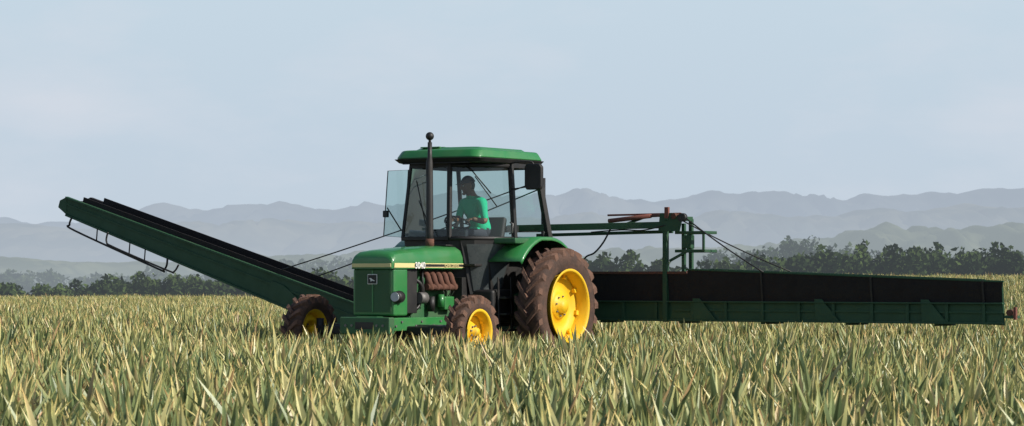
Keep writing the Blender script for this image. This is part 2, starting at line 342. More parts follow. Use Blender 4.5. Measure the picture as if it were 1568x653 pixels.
box('fuel_tank',(.35,.95),(.42,.85),(.62,1.12),BLACK,T,.05)
for k in range(3): box('cab_step_%d'%k,(.50,.85),(.80,1.02),(.50+k*.24,.53+k*.24),BLACK,T,.006)
for u in (.5,.85): beam('step_hanger_%d'%int(u*100),(u,.9,.5),(u,.88,1.3),.02,.04,BLACK,T)
box('drawbar_frame',(-1.55,-.4),(-.35,.35),(.55,.75),BLACK,T,.02)
for v in (-.4,.4): beam('lift_arm_%d'%int(v*10+5),(-.3,v,.7),(-1.6,v,.75),.07,.09,BLACK,T); beam('lift_rod_%d'%int(v*10+5),(-.4,v,1.3),(-1.1,v,.75),.04,.04,BLACK,T)
beam('top_link',(-.4,0,1.3),(-1.6,0,1.3),.05,.05,BLACK,T)

# ------------------------------------------------------------ conveyor boom
C=empty('harvest_conveyor',ORG,YAW)
UN,UF=-1.6,-2.2
def q4(name,a,b,c,d,mat,solid=.02): return mobj(name,[a,b,c,d],[(0,1,2,3)],mat,C,solid=solid)
def ztop(v): return 1.42-(v-2.8)*(1.42-1.24)/5.06
v0,v1=.3,7.84
for un,sg,nm,ve in ((UN,1,'near',v1),(UF,-1,'far',7.25)):
    box('trough_lower_wall_'+nm,(un-.012,un+.012),(v0,ve),(.64,.92),BOOMG,C,0)
    beam('trough_ledge_'+nm,(un+.03*sg,v0,.93),(un+.03*sg,ve,.93),.09,.022,BOOMG,C,.003)
    beam('trough_bottom_flange_'+nm,(un+.03*sg,v0,.645),(un+.03*sg,ve,.645),.07,.025,BOOMG,C,.003)
    beam('trough_mid_rail_'+nm,(un+.02*sg,2.5,.80),(un+.02*sg,ve,.80),.03,.03,BOOMG,C,.003)
    q4('trough_upper_wall_'+nm,(un,2.75,.94),(un,ve,.94),(un+.06*sg,ve,ztop(ve)),(un+.06*sg,2.75,ztop(2.75)),RUBBER)
    q4('trough_upper_wall_inner_'+nm,(un,v0,.94),(un,2.75,.94),(un+.05*sg,2.75,1.36),(un+.05*sg,v0,1.36),RUBBER)
    beam('trough_top_rim_'+nm,(un+.06*sg,2.72,ztop(2.75)),(un+.06*sg,ve+.02,ztop(ve)),.035,.025,BOOMG,C,.003)
    beam('trough_inner_rim_'+nm,(un+.05*sg,v0,1.37),(un+.05*sg,2.72,1.37),.05,.04,RUST,C,.003)
    k=0; v=1.0
    while v<ve:
        beam('trough_rib_%s_%d'%(nm,k),(un+.03*sg,v,.65),(un+.03*sg,v,.92),.035,.05,BOOMG,C,.003,up=(0,1,0)); 
        if v>2.8 and k%3==2: beam('trough_stay_%s_%d'%(nm,k),(un+.03*sg,v,.93),(un+.08*sg,v,ztop(v)),.02,.03,BLACK,C,.003,up=(0,1,0))
        v+=.62+random.uniform(-.06,.06); k+=1
for k,v in enumerate((2.85,4.9,6.6)):
    poly('trough_gusset_%d'%k,[(v,.66),(v+.38,.66),(v+.10,.98),(v-.02,.98)],'x',UN+.045,UN+.06,BOOMG,C,.003)
mobj('trough_floor_belt',[(UF+.02,v0,.73),(UN-.02,v0,.73),(UN-.02,v1-.02,.73),(UF+.02,7.25,.73)],[(0,1,2,3)],RUBBER,C)
q4('trough_end_plate',(UN,v1,.62),(UF,7.25,.62),(UF-.06,7.25,ztop(7.25)),(UN+.06,v1,ztop(v1)),BOOMG)
box('end_bearing_bracket',(UN-.1,UN+.05),(v1+.02,v1+.20),(.72,.76),BOOMG,C,.004); cyl('end_roller',(UN-.2,v1+.06,.80),(UN+.06,v1+.1,.80),.045,RUST,C)
box('end_stop',(UN,UN+.06),(v1+.16,v1+.20),(.70,.88),REDM,C,.004)
for v in (1.2,2.6,4.0,5.4,6.8): beam('trough_cross_%d'%int(v*10),(UN,v,.63),(UF,v,.63),.08,.06,BOOMG,C)
# left inclined boom
def zt(v): return 1.28+(-4.94-v)*.2915
def zb(v): return .79+(-4.94-v)*.328
e0,e1=-9.86,-2.6
for un,sg,nm in ((UN,1,'near'),(UF,-1,'far')):
    m=BOOMG if nm=='near' else RUBBER
    q4('boom_wall_'+nm,(un,e0,zb(e0)),(un,e1,zb(e1)),(un,e1,zt(e1)),(un,e0,zt(e0)),m,.025)
    beam('boom_top_flange_'+nm,(un+.02*sg,e0,zt(e0)),(un+.02*sg,e1,zt(e1)),.08,.035,m,C,.004)
    beam('boom_bottom_flange_'+nm,(un+.02*sg,e0,zb(e0)),(un+.02*sg,e1,zb(e1)),.08,.035,m,C,.004)
    beam('boom_mid_rail_'+nm,(un+.02*sg,e0,zt(e0)*.62+zb(e0)*.38),(un+.02*sg,e1,zt(e1)*.62+zb(e1)*.38),.025,.03,m,C,.003)
    beam('boom_belt_edge_'+nm,(un-.03*sg,e0+.35,zt(e0+.35)+.05),(un-.03*sg,e1,zt(e1)+.05),.02,.11,RUBBER,C,.003)
    poly('boom_hinge_plate_'+nm,[(-5.3,zb(-5.3)+.02),(-4.4,zb(-4.4)-.02),(-4.4,zb(-4.4)+.12),(-5.0,zb(-5.0)+.36),(-5.25,zb(-5.3)+.34)],'x',un+.02*sg,un+.04*sg,BOOMG,C,.003)
q4('boom_belt',(UN,e0,zt(e0)-.1),(UF,e0,zt(e0)-.1),(UF,e1,zt(e1)-.12),(UN,e1,zt(e1)-.12),RUBBER,.02)
cyl('boom_head_roller',(UF,e0,(zt(e0)+zb(e0))/2),(UN,e0,(zt(e0)+zb(e0))/2),.10,RUBBER,C)
poly('boom_nose_near',[(e0,zt(e0)+.01),(e0-.16,zt(e0)-.05),(e0-.2,zb(e0)+.14),(e0,zb(e0))],'x',UN-.01,UN+.02,BOOMG,C,.003)
poly('boom_nose_far',[(e0,zt(e0)+.01),(e0-.16,zt(e0)-.05),(e0-.2,zb(e0)+.14),(e0,zb(e0))],'x',UF-.01,UF+.02,BOOMG,C,.003)
for k in range(9):
    v=e0+.5+k*.8; beam('boom_cross_%d'%k,(UN,v,zb(v)+.02),(UF,v,zb(v)+.02),.06,.05,BOOMG,C)
box('transfer_frame',(UF,UN),(-2.9,.4),(.45,.72),BOOMG,C,.02)
box('hinge_block',(UF,UN),(-3.3,-2.5),(.40,.95),BOOMG,C,.02)
u=UN+.06
tube('boom_guard_rail',smoothpath([(u,-9.70,zb(-9.7)),(u,-9.75,2.23),(u,-9.62,2.12),(u,-7.75,1.46),(u,-7.60,1.42),(u,-7.52,1.50),(u,-7.50,zb(-7.5))],6),.018,BLACK,C,n=8)
tube('boom_guard_rail_inner',smoothpath([(u+.12,-8.75,zb(-8.75)+.05),(u+.12,-8.78,1.92),(u+.12,-8.6,1.82),(u+.12,-7.4,1.42),(u+.12,-7.25,1.40),(u+.12,-7.15,zb(-7.15))],6),.016,BLACK,C,n=8)
for v in (-9.1,-8.35,-8.0): tube('guard_stay_%d'%int(-v*100),[(u,v,zb(v)),(u,v-.02,zb(v)-.22)],.012,BLACK,C,n=6)
# mast
MV=.12
cyl('centre_mast',(UN,MV,.7),(UN,MV,2.86),.035,BLACK,C)
beam('mast_crossbeam',(-1.0,-.15,2.06),(UN+.02,2.40,2.10),.09,.10,BOOMG,C)
beam('mast_crossbeam_rear',(UN,0,1.96),(UN-.1,2.40,2.0),.05,.05,BOOMG,C)
beam('cab_rear_bracket',(-.55,0,2.04),(-1.65,0,2.06),.1,.1,BLACK,C)
tube('ram_barrel',[(UN+.05,1.35,2.17),(UN+.05,2.1,2.24)],.035,REDM,C);tube('ram_rod',[(UN+.05,2.05,2.235),(UN+.05,2.6,2.25)],.02,RUST,C)
beam('ram_rail',(UN+.0,1.3,2.26),(UN,2.6,2.27),.03,.03,REDM,C); beam('ram_brace',(UN,1.5,2.08),(UN,1.95,2.22),.03,.04,BOOMG,C)
beam('mast_post',(UN+.05,2.36,.62),(UN+.05,2.36,2.27),.075,.075,BOOMG,C); beam('mast_post_rear',(UF,2.44,1.0),(UF,2.44,2.2),.06,.06,BOOMG,C)
beam('mast_post_rear_near',(UN-.05,2.62,1.2),(UN-.05,2.62,2.12),.055,.055,BOOMG,C)
beam('mast_top',(UN+.1,2.40,2.20),(UF,2.44,2.20),.07,.07,BOOMG,C); poly('mast_head_plate',[(2.25,2.0),(2.62,2.0),(2.66,2.16),(2.5,2.28),(2.28,2.28)],'x',UN+.07,UN+.09,BOOMG,C,.003)
beam('mast_head_pin',(UN+.08,2.40,2.2),(UN+.08,2.40,2.37),.07,.05,REDM,C)
cyl('cable_pulley',(UN+.02,2.66,2.21),(UN+.10,2.66,2.21),.065,BLACK,C,n=24); cyl('cable_pulley_small',(UN+.02,2.52,2.23),(UN+.10,2.52,2.23),.045,RUST,C)
for z in (1.70,1.98):
    beam('platform_rail_%d'%int(z*100),(UN,2.50,z),(UN,3.02,z),.04,.045,BOOMG,C); beam('platform_rail_back_%d'%int(z*100),(UN-.35,2.50,z),(UN-.35,3.02,z),.04,.045,BOOMG,C)
    beam('platform_side_%d'%int(z*100),(UN,3.0,z),(UN-.35,3.0,z),.04,.045,BOOMG,C)
for v in (2.72,2.99): beam('platform_upright_%d'%int(v*100),(UN,v,1.68),(UN,v,2.0),.035,.035,BOOMG,C)
box('valve_block',(UN-.1,UN+.02),(2.62,2.78),(1.74,1.94),BOOMG,C,.01)
beam('platform_brace',(UN,2.4,1.55),(UN,2.75,1.72),.03,.04,BOOMG,C)
tube('hydraulic_hose',smoothpath([(UN+.05,1.42,2.12),(UN+.12,1.30,1.85),(UN+.15,1.15,1.68),(UN+.1,.95,1.6),(UN,.8,1.35)],8),.014,BLACK,C,n=8)
tube('hydraulic_hose_2',smoothpath([(UN+.08,2.4,2.1),(UN+.12,2.0,2.02),(UN+.1,1.6,2.03),(UN,1.0,2.0)],8),.010,BLACK,C,n=8)
def cable(n,a,b,sag=.03):
    a=Vector(a);b=Vector(b); tube(n,[a.lerp(b,t/10)-Vector((0,0,sag*4*(t/10)*(1-t/10))) for t in range(11)],.011,BLACK,C,n=6)
cable('boom_cable_1',(UN,MV,2.84),(UN,-5.05,zt(-5.05)+.12)); cable('boom_cable_2',(UN-.03,MV,2.72),(UF,-4.75,zt(-4.75)+.1))
cable('trough_cable_1',(UN+.06,2.66,2.24),(UN+.08,4.05,ztop(4.05))); cable('trough_cable_2',(UN+.06,2.66,2.16),(UF-.08,4.15,ztop(4.15)))

# ------------------------------------------------------------ driver
def skin(verts,edges,rad,sub=1):
    me=bpy.data.meshes.new('tmp'); me.from_pydata([tuple(v) for v in verts],edges,[]); o=bpy.data.objects.new('tmp',me); S.collection.objects.link(o)
    sm=o.modifiers.new('k','SKIN'); sm.use_smooth_shade=True
    if not me.skin_vertices:
        bm=bmesh.new();bm.from_mesh(me);bm.verts.layers.skin.verify();bm.to_mesh(me);bm.free()
    for i,r in enumerate(rad):
        sv=me.skin_vertices[0].data[i]; sv.radius=(r,r) if not isinstance(r,tuple) else r; sv.use_root=(i==0)
    ss=o.modifiers.new('s','SUBSURF'); ss.levels=sub; ss.render_levels=sub
    dg=bpy.context.evaluated_depsgraph_get(); ev=o.evaluated_get(dg); m2=ev.to_mesh()
    V=[v.co.copy() for v in m2.vertices];Fc=[tuple(p.vertices) for p in m2.polygons]
    ev.to_mesh_clear(); bpy.data.objects.remove(o,do_unlink=True); return V,Fc
DK=1.07
DY=math.radians(-14); DO=Vector((-.03,0,1.96))
def tod(p): 
    p=Vector(p)-DO; c,s=math.cos(-DY),math.sin(-DY); return Vector((p.x*c-p.y*s,p.x*s+p.y*c,p.z))/DK
def ik(a,t,l1,l2,hint):
    d=t-a; L=min(d.length,(l1+l2)*.995); d.normalize(); x=(l1*l1-l2*l2+L*L)/(2*L); h=math.sqrt(max(l1*l1-x*x,0)); hv=(hint-d*hint.dot(d)).normalized(); return a+d*x+hv*h, a+d*L
AV=[];AF=[];AM=[]
def addgeo(V,Fc,mi):
    b=len(AV); AV.extend(V); AF.extend([tuple(i+b for i in f) for f in Fc]); AM.extend(mi if isinstance(mi,list) else [mi]*len(Fc))
sk=[Vector((0,0,.02)),Vector((.04,0,.16)),Vector((.10,0,.32)),Vector((.155,0,.44)),Vector((.185,0,.515)),Vector((.215,0,.58)),Vector((.235,0,.64))]
rd=[(.15,.16),(.135,.15),(.155,.17),(.14,.16),(.085,.09),(.068,.068),(.07,.07)]
ed=[(i,i+1) for i in range(6)]; hands={}
for sd in (1,-1):
    sh=Vector((.165,.20*sd,.435)); tgt=tod((.60,.175*sd,2.16)); wr=tgt-Vector((.075,0,-.02))
    el,wr=ik(sh,wr,.29,.25,Vector((-.25,.35*sd,-1)))
    b=len(sk); sk+=[sh,(sh+el)/2,el,(el+wr)/2,wr]; rd+=[(.08,.08),(.060,.060),(.048,.048),(.042,.042),(.030,.030)]
    ed+=[(3,b),(b,b+1),(b+1,b+2),(b+2,b+3),(b+3,b+4)]; hands[sd]=wr
    hp=Vector((.03,.10*sd,.0)); kn=Vector((.46,.15*sd,.04)); an=Vector((.58,.14*sd,-.36)); to=Vector((.76,.15*sd,-.41))
    b=len(sk); sk+=[hp,kn,an,to]; rd+=[(.095,.095),(.065,.065),(.045,.045),(.038,.04)]; ed+=[(0,b),(b,b+1),(b+1,b+2),(b+2,b+3)]
V,Fc=skin(sk,ed,rd,2)
def segd(c,a,b):
    t=(c-a).dot(b-a)/(b-a).length_squared; return (c-a.lerp(b,max(0,min(1,t)))).length,t
mi=[]
for f in Fc:
    c=sum((V[i] for i in f),Vector())/len(f); m=1
    if c.z>.535 and abs(c.y)<.1: m=0
    for j in (7,16):
        el=sk[j+2]; wr=sk[j+4]; mid=sk[j+1]
        d1,t1=segd(c,el,wr); d2,t2=segd(c,mid,el)
        if (d1<.085 and t1>.0 and d1<d2+.002) or (d2<.075 and t2>.72): m=0
    if c.z<.075 and m!=0: m=2
    if m==0 and c.z<.10: m=2
    if c.z<-.33: m=3
    mi.append(m)
addgeo(V,Fc,mi)
for sd in (1,-1):
    wr=hands[sd]; tg=tod((.60,.175*sd,2.16)); d=(tg-wr).normalized(); side=Vector((0,1,0)); side=(side-d*side.dot(d)).normalized(); dn=d.cross(side); 
    if dn.z>0: dn=-dn
    V,Fc=skin([wr,wr+d*.04,wr+d*.08],[(0,1),(1,2)],[(.026,.02),(.040,.018),(.040,.015)],2); addgeo(V,Fc,0)
    for k,(yo,ln) in enumerate(((-.03,.07),(-.01,.08),(.01,.075),(.03,.06))):
        r0=wr+d*.07+side*yo*sd; a=r0+d*(ln*.42)+dn*.005; b2=a+d*(ln*.12)+dn*(ln*.38); c2=b2-d*(ln*.25)+dn*(ln*.12)
        V,Fc=skin([r0,a,b2,c2],[(0,1),(1,2),(2,3)],[.010,.009,.009,.008],1); addgeo(V,Fc,0)
    r0=wr+d*.03-side*.025*sd; a=r0-side*.03*sd+d*.025+dn*.01; b2=a+d*.03+dn*.02
    V,Fc=skin([r0,a,b2],[(0,1),(1,2)],[.012,.011,.009],1); addgeo(V,Fc,0)
HC=Vector((.258,0,.682)); HR=Matrix.Rotation(math.radians(-22),3,'Z')@Matrix.Rotation(math.radians(10),3,'Y')@Matrix.Scale(1.05,3)
HRi=HR.inverted()
def ell(c,r,nu=20,nv=14,fn=None,cut=None):
    V=[];Fc=[]
    for j in range(nv+1):
        ph=-math.pi/2+math.pi*j/nv
        for i in range(nu):
            t=2*math.pi*i/nu; p=Vector((math.cos(ph)*math.cos(t),math.cos(ph)*math.sin(t),math.sin(ph)))
            if fn: p=fn(p)
            V.append(HC+HR@(Vector(c)+Vector((p.x*r[0],p.y*r[1],p.z*r[2]))))
    for j in range(nv):
        for i in range(nu): Fc.append((j*nu+i,j*nu+(i+1)%nu,(j+1)*nu+(i+1)%nu,(j+1)*nu+i))
    return V,Fc
def hf(p):
    q=p.copy()
    if p.z<0: q.y*=1-.28*abs(p.z); q.x=q.x*(1-.02*abs(p.z))+.20*abs(p.z)
    if p.x>0 and abs(p.y)<.5: q.x*=.97
    if p.x>.6 and .1<p.z<.35: q.x*=.94
    return q
V,Fc=ell((0,0,0),(.098,.076,.122),28,20,hf)
mi=[]
for f in Fc:
    c=HRi@((sum((V[i] for i in f),Vector())/len(f))-HC); mi.append(5 if (c.x<-.02 and c.z>-.05) else 0)
addgeo(V,Fc,mi)
addgeo(*ell((.100,0,-.015),(.020,.013,.026),10,8),0); addgeo(*ell((.092,0,.012),(.012,.009,.03),10,8),0)
for sd in (1,-1):
    addgeo(*ell((-.005,.077*sd,-.01),(.018,.010,.032),10,8),0); addgeo(*ell((.082,.032*sd,.012),(.012,.014,.008),10,8),6); addgeo(*ell((.091,.032*sd,.012),(.005,.006,.006),8,6),5)
    addgeo(*ell((.086,.032*sd,.032),(.008,.018,.004),8,6),5)
addgeo(*ell((.093,0,-.058),(.008,.024,.006),10,8),7); addgeo(*ell((.078,0,-.095),(.026,.030,.022),12,10),0)
def capf(p): q=p.copy(); q.z=max(q.z,.22); return q
addgeo(*ell((-.004,0,.012),(.108,.088,.128),24,16,capf),4)
def bill(p): q=p.copy(); q.x=max(q.x,0); return q
addgeo(*ell((.07,0,.045),(.105,.075,.008),20,8,bill),4)
me=bpy.data.meshes.new('tractor_driver'); me.from_pydata([tuple(v) for v in AV],[],AF)
for m in (SKIN,SHIRT,PANTS,BLACK,CAP,HAIR,EYEW,LIP): me.materials.append(m)
for p,m in zip(me.polygons,AM): p.material_index=m; p.use_smooth=True
drv=bpy.data.objects.new('tractor_driver',me); S.collection.objects.link(drv)
MT=Matrix.Translation(ORG)@Matrix.Rotation(YAW,4,'Z')
drv.matrix_world=MT@Matrix.Translation(DO)@Matrix.Rotation(DY,4,'Z')@Matrix.Scale(DK,4)

# ------------------------------------------------------------ terrain
def sstep(a,b,x): 
    t=np.clip((x-a)/(b-a),0,1); return t*t*(3-2*t)
def gz(x,y):
    x=np.asarray(x,float);y=np.asarray(y,float)
    rise=(-.22*(1-sstep(-4,18,x))+.85*sstep(-4,18,x))*sstep(60,140,y)
    und=.05*np.sin(x*.13+1)*np.sin(y*.09)*sstep(50,80,y)
    fall=-4.5*sstep(146,210,y)-5*sstep(250,900,y)-rise*sstep(150,210,y)
    return rise+und+fall
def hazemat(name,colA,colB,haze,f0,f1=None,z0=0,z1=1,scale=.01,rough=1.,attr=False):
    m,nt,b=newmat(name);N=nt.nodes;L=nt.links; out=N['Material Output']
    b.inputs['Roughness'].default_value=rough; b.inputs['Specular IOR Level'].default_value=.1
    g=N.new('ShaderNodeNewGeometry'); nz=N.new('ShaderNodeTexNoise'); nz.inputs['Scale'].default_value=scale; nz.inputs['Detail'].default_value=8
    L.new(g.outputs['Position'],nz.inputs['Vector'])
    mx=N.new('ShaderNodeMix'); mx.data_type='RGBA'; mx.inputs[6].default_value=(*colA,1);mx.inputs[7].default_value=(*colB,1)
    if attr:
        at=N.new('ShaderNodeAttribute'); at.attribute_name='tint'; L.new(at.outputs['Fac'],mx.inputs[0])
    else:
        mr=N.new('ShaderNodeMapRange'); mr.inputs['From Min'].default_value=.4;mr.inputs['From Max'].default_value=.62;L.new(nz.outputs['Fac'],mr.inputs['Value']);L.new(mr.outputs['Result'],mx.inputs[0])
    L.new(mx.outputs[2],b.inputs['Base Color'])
    em=N.new('ShaderNodeEmission'); em.inputs[0].default_value=(*haze,1)  # aerial haze painted into the material as glow, no real atmosphere
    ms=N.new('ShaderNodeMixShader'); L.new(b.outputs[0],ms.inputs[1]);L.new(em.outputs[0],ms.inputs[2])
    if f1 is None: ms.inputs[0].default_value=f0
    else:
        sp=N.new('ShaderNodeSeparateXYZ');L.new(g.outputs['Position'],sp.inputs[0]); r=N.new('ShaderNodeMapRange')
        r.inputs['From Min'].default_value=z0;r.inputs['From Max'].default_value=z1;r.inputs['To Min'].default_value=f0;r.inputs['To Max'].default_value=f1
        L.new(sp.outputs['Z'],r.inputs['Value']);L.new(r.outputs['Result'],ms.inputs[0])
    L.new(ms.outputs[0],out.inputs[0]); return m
HAZE=(.40,.46,.51)  # airlight colour that ground and trees emit as painted haze
ys=np.unique(np.concatenate([np.linspace(-300,0,8),np.linspace(0,160,81),np.linspace(160,300,36),np.geomspace(300,22000,40)]))
xs=np.unique(np.concatenate([-np.geomspace(60,16000,24),np.linspace(-60,60,61),np.geomspace(60,16000,24)]))
X,Y=np.meshgrid(xs,ys); Z=gz(X,Y); nx,ny=len(xs),len(ys)
V=np.stack([X.ravel(),Y.ravel(),Z.ravel()],1); Fc=[(j*nx+i,j*nx+i+1,(j+1)*nx+i+1,(j+1)*nx+i) for j in range(ny-1) for i in range(nx-1)]
m,nt,b=newmat('field_soil_and_plain');N=nt.nodes;L=nt.links
g=N.new('ShaderNodeNewGeometry');sp=N.new('ShaderNodeSeparateXYZ');L.new(g.outputs['Position'],sp.inputs[0])
n1=N.new('ShaderNodeTexNoise');n1.inputs['Scale'].default_value=2.5;n1.inputs['Detail'].default_value=10;L.new(g.outputs['Position'],n1.inputs['Vector'])
s1=N.new('ShaderNodeMix');s1.data_type='RGBA';s1.inputs[6].default_value=(.035,.022,.012,1);s1.inputs[7].default_value=(.10,.065,.04,1);L.new(n1.outputs['Fac'],s1.inputs[0])
n2=N.new('ShaderNodeTexNoise');n2.inputs['Scale'].default_value=.006;n2.inputs['Detail'].default_value=6;L.new(g.outputs['Position'],n2.inputs['Vector'])
r2=N.new('ShaderNodeMapRange');r2.inputs['From Min'].default_value=.42;r2.inputs['From Max'].default_value=.58;L.new(n2.outputs['Fac'],r2.inputs['Value'])
s2=N.new('ShaderNodeMix');s2.data_type='RGBA';s2.inputs[6].default_value=(.06,.09,.035,1);s2.inputs[7].default_value=(.16,.2,.08,1);L.new(r2.outputs['Result'],s2.inputs[0])
r3=N.new('ShaderNodeMapRange');r3.inputs['From Min'].default_value=148;r3.inputs['From Max'].default_value=165;L.new(sp.outputs['Y'],r3.inputs['Value'])
s3=N.new('ShaderNodeMix');s3.data_type='RGBA';L.new(r3.outputs['Result'],s3.inputs[0]);L.new(s1.outputs[2],s3.inputs[6]);L.new(s2.outputs[2],s3.inputs[7]);L.new(s3.outputs[2],b.inputs['Base Color'])
b.inputs['Roughness'].default_value=1
bp=N.new('ShaderNodeBump');bp.inputs['Strength'].default_value=.6;bp.inputs['Distance'].default_value=.05;L.new(n1.outputs['Fac'],bp.inputs['Height']);L.new(bp.outputs['Normal'],b.inputs['Normal'])
em=N.new('ShaderNodeEmission');em.inputs[0].default_value=(*HAZE,1);ms=N.new('ShaderNodeMixShader')  # distance haze painted onto the ground as emission, stronger farther away
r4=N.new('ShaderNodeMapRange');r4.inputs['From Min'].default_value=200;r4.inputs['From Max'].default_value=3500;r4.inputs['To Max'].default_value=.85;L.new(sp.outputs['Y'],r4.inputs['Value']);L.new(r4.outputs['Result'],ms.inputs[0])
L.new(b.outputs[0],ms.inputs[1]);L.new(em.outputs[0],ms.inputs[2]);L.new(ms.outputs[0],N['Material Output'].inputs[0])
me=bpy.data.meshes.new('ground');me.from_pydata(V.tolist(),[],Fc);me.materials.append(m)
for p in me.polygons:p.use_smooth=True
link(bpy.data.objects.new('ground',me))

def ridge(name,Yc,ctl,depth,mat,seed,amp=.10,n=620,mrow=34,base=-12,sp=1.1):
    px=np.array([c[0] for c in ctl],float);py=np.array([c[1] for c in ctl],float)
    P=np.linspace(-1300,2900,n); crest_py=np.interp(P,px,py)
    ker=np.hanning(5);ker/=ker.sum(); crest_py=np.convolve(np.pad(crest_py,2,'edge'),ker,'valid')
    rows=[]
    k=Yc/F
    for j in range(mrow):
        t=j/(mrow-1)*1.6-1.0
        yy=Yc+t*depth
        for i in range(n):
            x=(P[i]-784)*k
            jit=mn.fractal(Vector((x*26/depth+seed,seed*3.1,t*2)),.8,2.0,7)*amp
            hc=(CH+(425-crest_py[i])*k-base)*(1+jit*.5)
            s=max(0,1-abs(t)**1.25) if t<0 else max(0,1-(t/.75)**1.6)
            q=mn.fractal(Vector((x*8/depth+seed*2,t*1.6,seed)),.8,2.0,7)
            spur=1-2*abs(q)**.8
            s2=s*(1+sp*(spur-.3)*(1-s)*1.0)
            rows.append((x,yy,base+max(-1,hc*s2)))
    Fc=[(j*n+i,j*n+i+1,(j+1)*n+i+1,(j+1)*n+i) for j in range(mrow-1) for i in range(n-1)]
    me=bpy.data.meshes.new(name);me.from_pydata(rows,[],Fc);me.materials.append(mat)
    for p in me.polygons:p.use_smooth=True
    link(bpy.data.objects.new(name,me))
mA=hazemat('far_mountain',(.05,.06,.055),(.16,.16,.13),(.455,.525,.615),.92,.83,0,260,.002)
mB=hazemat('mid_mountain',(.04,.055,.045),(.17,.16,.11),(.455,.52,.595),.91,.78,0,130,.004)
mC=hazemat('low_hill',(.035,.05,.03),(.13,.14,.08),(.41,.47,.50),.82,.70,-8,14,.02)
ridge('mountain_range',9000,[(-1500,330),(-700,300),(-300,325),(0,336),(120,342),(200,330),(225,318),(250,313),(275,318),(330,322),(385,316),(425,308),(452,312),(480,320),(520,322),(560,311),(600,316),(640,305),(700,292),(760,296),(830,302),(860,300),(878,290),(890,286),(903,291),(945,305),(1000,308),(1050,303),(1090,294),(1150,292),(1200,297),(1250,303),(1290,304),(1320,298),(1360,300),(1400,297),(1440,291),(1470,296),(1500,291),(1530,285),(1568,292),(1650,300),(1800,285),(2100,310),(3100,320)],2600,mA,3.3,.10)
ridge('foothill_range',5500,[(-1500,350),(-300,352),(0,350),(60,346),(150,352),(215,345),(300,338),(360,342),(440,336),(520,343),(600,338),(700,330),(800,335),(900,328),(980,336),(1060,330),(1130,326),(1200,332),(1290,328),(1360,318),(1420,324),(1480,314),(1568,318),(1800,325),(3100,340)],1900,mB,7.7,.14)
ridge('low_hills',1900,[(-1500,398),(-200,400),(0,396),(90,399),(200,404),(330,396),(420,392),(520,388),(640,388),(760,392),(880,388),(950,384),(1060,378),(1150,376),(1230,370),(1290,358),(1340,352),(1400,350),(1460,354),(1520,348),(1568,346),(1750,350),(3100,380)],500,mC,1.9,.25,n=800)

# ------------------------------------------------------------ distant tree masses
def treemass(name,trees,mat,leaf=.34,dens=420):
    Vs=[];Ts=[];tv=[];tf=[]
    for (x,y,zb_,h,w) in trees:
        nl=random.randint(8,11); lob=[]
        for k in range(nl):
            hz=random.uniform(.20,.82) if k>1 else random.uniform(.80,.90); lob.append((x+random.uniform(-.42,.42)*w*(1.2-.6*hz),y+random.uniform(-.3,.3)*w,zb_+h*hz,w*random.uniform(.22,.34)*(1.15-.5*hz),h*random.uniform(.10,.19),random.random()))
        for (lx,ly,lz,rw,rh,tn) in lob:
            n=int(dens/nl); d=rng.normal(size=(n,3)); d/=np.linalg.norm(d,axis=1)[:,None]; r=rng.random(n)**.4
            c=np.array([lx,ly,lz])+d*r[:,None]*np.array([rw,rw,rh]); s=leaf*(.5+rng.random(n))
            a=rng.normal(size=(n,3));a/=np.linalg.norm(a,axis=1)[:,None];b_=np.cross(a,rng.normal(size=(n,3)));b_/=np.linalg.norm(b_,axis=1)[:,None]
            q=np.stack([c-a*s[:,None]*.6,c+b_*s[:,None]*.4,c+a*s[:,None]*.6,c-b_*s[:,None]*.4],1)
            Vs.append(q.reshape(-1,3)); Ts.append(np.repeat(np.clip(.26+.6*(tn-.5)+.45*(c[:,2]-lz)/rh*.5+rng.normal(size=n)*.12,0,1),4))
        r0=.05*h; base=len(tv)
        for zz,rr in ((zb_-.5,r0),(zb_+h*.6,r0*.4)):
            for k in range(5): tv.append((x+rr*math.cos(k*1.2566),y+rr*math.sin(k*1.2566),zz))
        for k in range(5): tf.append((base+k,base+(k+1)%5,base+5+(k+1)%5,base+5+k))
        for lb in lob[:3]:
            b0=len(tv); tv.extend([(x,y,zb_+h*.3),(x+.05*h*.4,y,zb_+h*.3),(lb[0],lb[1],lb[2])]); tf.append((b0,b0+1,b0+2))
    V=np.concatenate(Vs);n=len(V)//4; Vall=np.concatenate([V,np.array(tv)]); o=len(V)
    Fc=[(4*i,4*i+1,4*i+2,4*i+3) for i in range(n)]+[tuple(o+k for k in f) for f in tf]
    me=bpy.data.meshes.new(name);me.from_pydata(Vall.tolist(),[],Fc)
    at=me.attributes.new('tint','FLOAT','POINT'); at.data.foreach_set('value',np.concatenate([np.concatenate(Ts),np.zeros(len(tv))]).astype(np.float32))
    me.materials.append(mat);link(bpy.data.objects.new(name,me))
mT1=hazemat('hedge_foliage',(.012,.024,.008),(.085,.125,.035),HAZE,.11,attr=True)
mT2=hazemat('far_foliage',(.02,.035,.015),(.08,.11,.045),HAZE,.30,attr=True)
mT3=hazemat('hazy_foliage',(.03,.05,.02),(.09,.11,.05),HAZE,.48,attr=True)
def line(Yc,ctl,step,wid,mat,name,leaf,dens,yj=6,hv=.2):
    k=Yc/F; tr=[]; px=[c[0] for c in ctl];py=[c[1] for c in ctl]; P=ctl[0][0]
    while P<ctl[-1][0]:
        y=Yc+random.uniform(-yj,yj); top=CH+(425-np.interp(P,px,py))*k; x=(P-784)*k; zb_=float(gz(x,y)); h=(top-zb_)*random.uniform(1-hv,1.03+hv*.15)
        if h>.6: tr.append((x,y,zb_,h,wid*random.uniform(.8,1.4)))
        P+=step*random.uniform(.7,1.3)/k/1.0
    treemass(name,tr,mat,leaf,dens)
